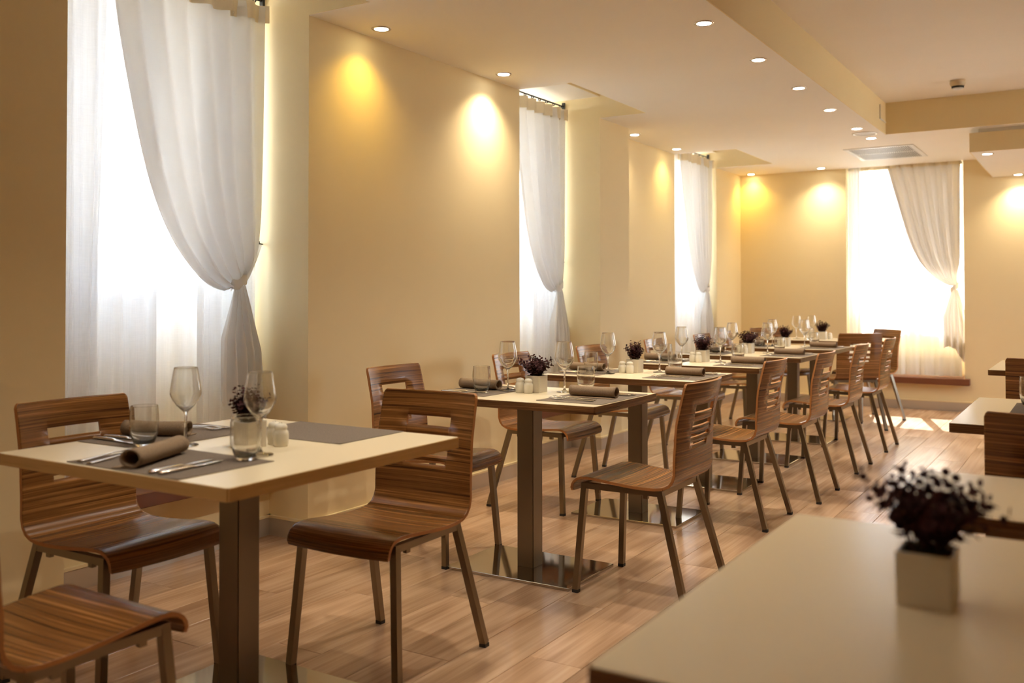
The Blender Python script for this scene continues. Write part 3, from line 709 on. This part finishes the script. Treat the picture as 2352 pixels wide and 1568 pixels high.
def napkin_me(Ln=.212, R=.0265, sq=.92, seed=0):
    bm = bmesh.new(); N = 70; rnd = random.Random(seed); th = .0016
    pts = []
    for k in range(N+1):
        q = k/N; a = -PI/2+q*2*PI*2.2; rr = R*(1-.20*q)-.001
        pts.append((rr*math.cos(a)*1.06, R*sq+rr*math.sin(a)*sq, a))
    tailp = [(-.050+.050*t/6, .0008, 0) for t in range(6)]
    path = [(x_, z_) for x_, z_, _ in tailp]+[(x_, z_) for x_, z_, _ in pts]
    def off(i_):
        a = path[max(i_-1,0)]; b = path[min(i_+1, len(path)-1)]; d = Vector((b[0]-a[0], b[1]-a[1])); d.normalize() if d.length else None
        return Vector((-d.y, d.x))*th
    nl = 12; rings = []
    for j in range(nl+1):
        y_ = (j/nl-.5)*Ln; row = []
        pinch = 1-.05*math.sin(PI*j/nl)
        for i_, (a, b) in enumerate(path):
            o_ = off(i_); w_ = .0012*math.sin(i_*.4+j*.9+seed)
            row.append((bm.verts.new((a*pinch, y_+w_, max(.0004, b*pinch))), bm.verts.new(((a+o_.x)*pinch, y_+w_, max(.0004, (b+o_.y)*pinch)))))
        rings.append(row)
    for j in range(nl):
        for i_ in range(len(path)-1):
            A, B, Cc, D = rings[j][i_], rings[j][i_+1], rings[j+1][i_+1], rings[j+1][i_]
            bm.faces.new((A[0], B[0], Cc[0], D[0])); bm.faces.new((A[1], D[1], Cc[1], B[1]))
            if j == 0: bm.faces.new((A[0], A[1], B[1], B[0]))
            if j == nl-1: bm.faces.new((D[0], Cc[0], Cc[1], D[1]))
    for j in range(nl):
        for i_ in (0, len(path)-1):
            A, D = rings[j][i_], rings[j+1][i_]; bm.faces.new((A[0], D[0], D[1], A[1]))
    return mesh('napkin_roll', bm, M_NAP, True)
NP = [napkin_me(seed=s_) for s_ in (0, 2)]
NPL = napkin_me(.245, .0295, .86, 5)
def mat_me():
    bm = bmesh.new(); nx, ny = 12, 8; rnd = random.Random(3)
    V = [[[bm.verts.new((-.225+.45*i_/nx, -.15+.30*j/ny, k*.0014+(.0004+ (.0015 if (i_ in (0,nx) and j in (0,ny)) else 0)*rnd.random()))) for i_ in range(nx+1)] for j in range(ny+1)] for k in (0, 1)]
    for j in range(ny):
        for i_ in range(nx):
            bm.faces.new((V[1][j][i_], V[1][j][i_+1], V[1][j+1][i_+1], V[1][j+1][i_])); bm.faces.new((V[0][j][i_], V[0][j+1][i_], V[0][j+1][i_+1], V[0][j][i_+1]))
    for j in range(ny):
        for i_ in (0, nx): bm.faces.new((V[0][j][i_], V[0][j+1][i_], V[1][j+1][i_], V[1][j][i_]))
    for i_ in range(nx):
        for j in (0, ny): bm.faces.new((V[0][j][i_], V[0][j][i_+1], V[1][j][i_+1], V[1][j][i_]))
    return mesh('placemat', bm, M_MAT)
PMM = mat_me()
def pot_parts():
    bm = bmesh.new(); o_, i_, h = .037, .033, .075
    def ringv(hw, z): return [bm.verts.new((a*hw, b*hw, z)) for a, b in ((-1,-1),(1,-1),(1,1),(-1,1))]
    R = [ringv(o_-.0015, 0), ringv(o_, .003), ringv(o_+.0005, h-.002), ringv(o_-.0005, h), ringv(i_+.0005, h), ringv(i_, h-.002), ringv(i_, h-.018)]
    for A, B in zip(R, R[1:]):
        for k in range(4): bm.faces.new((A[k], A[(k+1)%4], B[(k+1)%4], B[k]))
    bm.faces.new(R[0][::-1]); bm.faces.new(R[-1])
    corner = [e_ for e_ in bm.edges if abs(e_.verts[0].co.z-e_.verts[1].co.z) > .03 and abs(e_.verts[0].co.x) > .035]
    bmesh.ops.bevel(bm, geom=corner, offset=.003, segments=2, affect='EDGES')
    pot = mesh('pot', bm, M_POT)
    bm = bmesh.new(); box(bm, -.0325, .0325, -.0325, .0325, h-.016, h-.006)
    for k in range(22):
        a, rr = random.Random(k).uniform(0, 6.3), random.Random(k+50).uniform(0, .028)
        lathe(bm, [(0,h+.004),(.006,h),(.008,h-.008)], 6, rr*math.cos(a), rr*math.sin(a))
    soil = mesh('moss', bm, M_SOIL)
    return pot, soil
POT, SOIL = pot_parts()
def plant_me(seed, H=.10, spread=.062, n=22, outl=3):
    rnd = random.Random(seed); bs = bmesh.new(); bl = bmesh.new()
    for k in range(n):
        a = rnd.uniform(0, 2*PI); tilt = rnd.uniform(.1, 1)
        outlier = k < outl
        L_ = H*rnd.uniform(.62, 1.0)*(1.12 if outlier else 1)*(1-.25*tilt)
        sp = spread*tilt*(1.25 if outlier else 1)
        x0, y0 = .02*rnd.uniform(-1,1), .02*rnd.uniform(-1,1)
        pts = []
        for q in range(6):
            t_ = q/5; bx = sp*(t_**1.3)
            pts.append(Vector((x0+bx*math.cos(a)+.003*math.sin(t_*5+k), y0+bx*math.sin(a), .066+L_*t_*(1-.15*t_*tilt))))
        tube(bs, pts, [.0012-.0007*t_/5 for t_ in range(6)], 4)
        nl = 9
        for q in range(1, nl+1):
            t_ = .12+.88*q/nl; i_ = min(4, int(t_*5)); p = pts[i_].lerp(pts[i_+1], t_*5-i_); d = (pts[i_+1]-pts[i_]).normalized()
            th0 = q*1.57+rnd.uniform(-.3,.3)
            for sgn in (0, PI):
                th = th0+sgn; sx = d.cross(Vector((.3,.2,1))).normalized(); sy = d.cross(sx).normalized()
                out = (sx*math.cos(th)+sy*math.sin(th)); lr = rnd.uniform(.0058,.0092)*(1.12-.42*t_)
                ax = (out+d*rnd.uniform(.2,.8)).normalized(); side = ax.cross(d).normalized(); 
                if side.length < .5: continue
                nn = side.cross(ax).normalized(); c = p+ax*(lr*1.05+.0015)
                vs = [bl.verts.new(c+ax*lr*math.cos(w_)+side*lr*.92*math.sin(w_)+nn*(.22*lr*(math.cos(w_)**2))) for w_ in [2*PI*z_/7 for z_ in range(7)]]
                ctr = bl.verts.new(c-nn*.12*lr)
                for z_ in range(7): bl.faces.new((vs[z_], vs[(z_+1)%7], ctr))
    return mesh('stems', bs, M_STEM), mesh('foliage', bl, M_LEAF)
PLV = [plant_me(1, .112, .085, 40, 5), plant_me(5, .120, .060, 38, 3), plant_me(9, .124, .070, 38, 4)]

def top(name, me, x, y, z, rz, label, cat, group=None, parts=()):
    o = bpy.data.objects.new(name, me); COL.objects.link(o); o.location = (x, y, z); o.rotation_euler = (0, 0, rz); tag(o, label, cat, group)
    for nm, pmesh, kd in parts: link(nm, pmesh, o, kind=kd)
    return o
def pot(x, y, rz, v, label, z=ZTT, sc=1.0, prz=None):
    e = empty('potted_plant', (x, y, z), rz); tag(e, label, 'potted plant', 'small potted plants on the tables')
    link('pot', POT, e); link('moss', SOIL, e)
    s_ = link('stems', PLV[v][0], e); fo = link('foliage', PLV[v][1], e, kind='stuff')
    for o in (s_, fo):
        o.rotation_euler = (0, 0, prz if prz is not None else v*1.1); o.scale = (sc, sc, sc)
def shaker(x, y, label): top('salt_shaker', SH, x, y, ZTT, 0, label, 'shaker', 'white ceramic shakers', (('holes', SHH, None),))
def place(px_, py_, ang, tn, side, t_fk=(0, 0), nap=True, cut=True, matz=True, nr=0, npm=None, fk=None):
    """place setting; local +y points from the table edge to the table centre, origin on the edge"""
    c, s_ = math.cos(ang), math.sin(ang)
    def wp(a, b): return px_+a*c-b*s_, py_+a*s_+b*c
    if matz:
        x_, y_ = wp(0, .157); top('placemat', PMM, x_, y_, ZTT, ang, 'dark grey woven placemat on the %s, %s' % (tn, side), 'placemat', 'grey placemats')
    zc = ZTT+.0022
    if nap:
        x_, y_ = wp(.005, .158) if side == 'aisle side' else wp(-.036, .112); top('napkin_roll', npm or NP[nr % 2], x_, y_, zc, ang+.03*(nr % 3-1), 'rolled brown linen napkin on the %s, %s' % (tn, side), 'napkin', 'rolled brown napkins')
    if cut:
        for q, (a, b, rr, w_) in enumerate(((-.152, .078, .02, 'outer'), (-.108, .092, -.06, 'inner'))):
            x_, y_ = wp(a, b); top('fork', FK, x_, y_, zc, ang+rr, '%s of two steel forks on the %s, %s' % (w_, tn, side), 'fork', 'steel forks')
        for q, (a, b, rr, w_) in enumerate(((.148, .03, -.03, 'outer'), (.112, .036, .03, 'inner'))):
            x_, y_ = wp(a, b); top('table_knife', KN, x_, y_, zc, ang+rr, '%s of two steel knives on the %s, %s' % (w_, tn, side), 'knife', 'steel knives')
def wineg(x, y, tn, side): top('wine_glass', WG, x, y, ZTT+.0006, 0, 'empty stemmed wine glass on the %s, %s' % (tn, side), 'wine glass', 'stemmed wine glasses')
def tumb(x, y, tn, side, z=ZTT): top('tumbler', TB, x, y, z+.0006, 0, 'clear water tumbler on the %s, %s' % (tn, side), 'tumbler', 'water tumblers')

# table 1
tn = 'nearest pale-edged table'
pl = lambda x, y, a: top('placemat', PMM, x, y, ZTT, a, '', 'placemat', 'grey placemats')
o = pl(-2.065, 1.628, -.02); o['label'] = 'dark grey placemat at the near edge of the nearest table'
o = pl(-2.443, 1.935, -PI/2+.02); o['label'] = 'dark grey placemat at the window side of the nearest table'
o = pl(-2.108, 2.225, 0); o['label'] = 'bare grey placemat at the far end of the nearest table'
zc = ZTT+.0022
top('napkin_roll', NPL, -2.105, 1.613, zc, .40, 'rolled brown napkin with open end facing camera on the nearest table', 'napkin', 'rolled brown napkins')
top('napkin_roll', NP[0], -2.475, 1.90, zc, -1.16, 'rolled brown napkin on the window side of the nearest table', 'napkin', 'rolled brown napkins')
for x_, y_, rr, wd in ((-2.255,1.492,.20,'outer'), (-2.205,1.487,.22,'inner')): top('fork', FK, x_, y_, zc, rr, '%s fork left of the open-ended napkin roll on the nearest table' % wd, 'fork', 'steel forks')
for x_, y_, rr, wd in ((-1.927,1.488,.09,'right-hand'), (-1.959,1.484,.11,'left-hand')): top('table_knife', KN, x_, y_, zc, rr, '%s knife right of the open-ended napkin roll on the nearest table' % wd, 'knife', 'steel knives')
for x_, y_, rr, wd in ((-2.590,1.764,-1.60,'nearer'), (-2.590,1.800,-1.50,'farther')): top('table_knife', KN, x_, y_, zc, rr, '%s knife on the window-side placemat of the nearest table' % wd, 'knife', 'steel knives')
for x_, y_, rr, wd in ((-2.585,2.035,-1.30,'nearer'), (-2.583,2.075,-1.33,'farther')): top('fork', FK, x_, y_, zc, rr, '%s fork on the window-side placemat of the nearest table' % wd, 'fork', 'steel forks')
wineg(-2.252, 1.827, tn, 'left of centre'); wineg(-1.944, 1.824, tn, 'in front of the potted plant')
tumb(-2.348, 1.759, tn, 'between the two napkin rolls'); tumb(-1.917, 1.750, tn, 'on the corner of the near placemat')
pot(-2.078, 1.905, 0, 1, 'small dark purple plant in white cube pot on the nearest table', prz=2.2)
shaker(-2.012, 1.968, 'white ceramic shaker right of the plant on the nearest table')
shaker(-2.055, 1.985, 'white ceramic shaker hidden behind the plant pot on the nearest table')
# tables 2..6
random.seed(8)
for k in TY:
    cx, cy = TC[k]; tn = TN[k]; j = lambda s_=.006: random.uniform(-s_, s_)
    x1 = TR[k]
    place(x1-.002, cy+j(), PI/2, tn, 'aisle side', nr=k)
    place(x1-.878, cy+j(), -PI/2, tn, 'wall side', nr=k+1)
    off = {2: ((-.170,.033),(.068,.132)), 3: ((-.141,-.072),(.067,.156)), 4: ((-.167,.015),(.076,.067)), 5: ((-.15,.02),(.083,.132)), 6: ((-.15,.03),(.103,.092))}[k]
    wineg(cx+off[0][0], cy+off[0][1], tn, 'wall side'); wineg(cx+off[1][0], cy+off[1][1], tn, 'aisle side')
    tumb(cx-.24+j(), cy-.072+j(), tn, 'wall side'); tumb(cx+.155+j(), cy+.185+j(), tn, 'aisle side')
    pot(cx-.05+j(), cy+.078+j(), 0, (k+1) % 3, 'small dark purple plant in white cube pot on the %s' % tn, prz=k*1.3+.4)
    shaker(cx-.095+j(.002), cy+.017+j(.003), 'left white ceramic shaker before the plant on the %s' % tn)
    shaker(cx-.048+j(.002), cy+.010+j(.003), 'right white ceramic shaker before the plant on the %s' % tn)
# table 7
tn = TN[7]
wineg(-2.535, 9.40, tn, 'left of two'); wineg(-2.44, 9.60, tn, 'right of two')
tumb(-2.38, 9.30, tn, 'near edge'); pot(-2.285, 9.40, 0, 2, 'small purple plant in white cube pot on the farthest table', prz=1)
shaker(-2.22, 9.43, 'white ceramic shaker right of the plant on the farthest table')
top('napkin_roll', NP[0], -2.62, 9.24, ZTT+.0005, .25, 'rolled napkin seen end-on on the farthest table', 'napkin', 'rolled brown napkins')
# right side tables
pot(-.209, 1.450, 0, 0, 'blurred dark plant in white cube pot on the foreground table', prz=.5, sc=1.12)
top('placemat', PMM, -.13, 4.05, ZTT, PI/2, 'grey placemat under the tumbler on the right-hand table', 'placemat', 'grey placemats')
tumb(-.222, 4.12, 'right-hand table', 'cut by the picture edge', ZTT+.002); bpy.data.objects[-1] if False else None
wineg(-.165, 4.33, 'right-hand table', 'behind the tumbler')
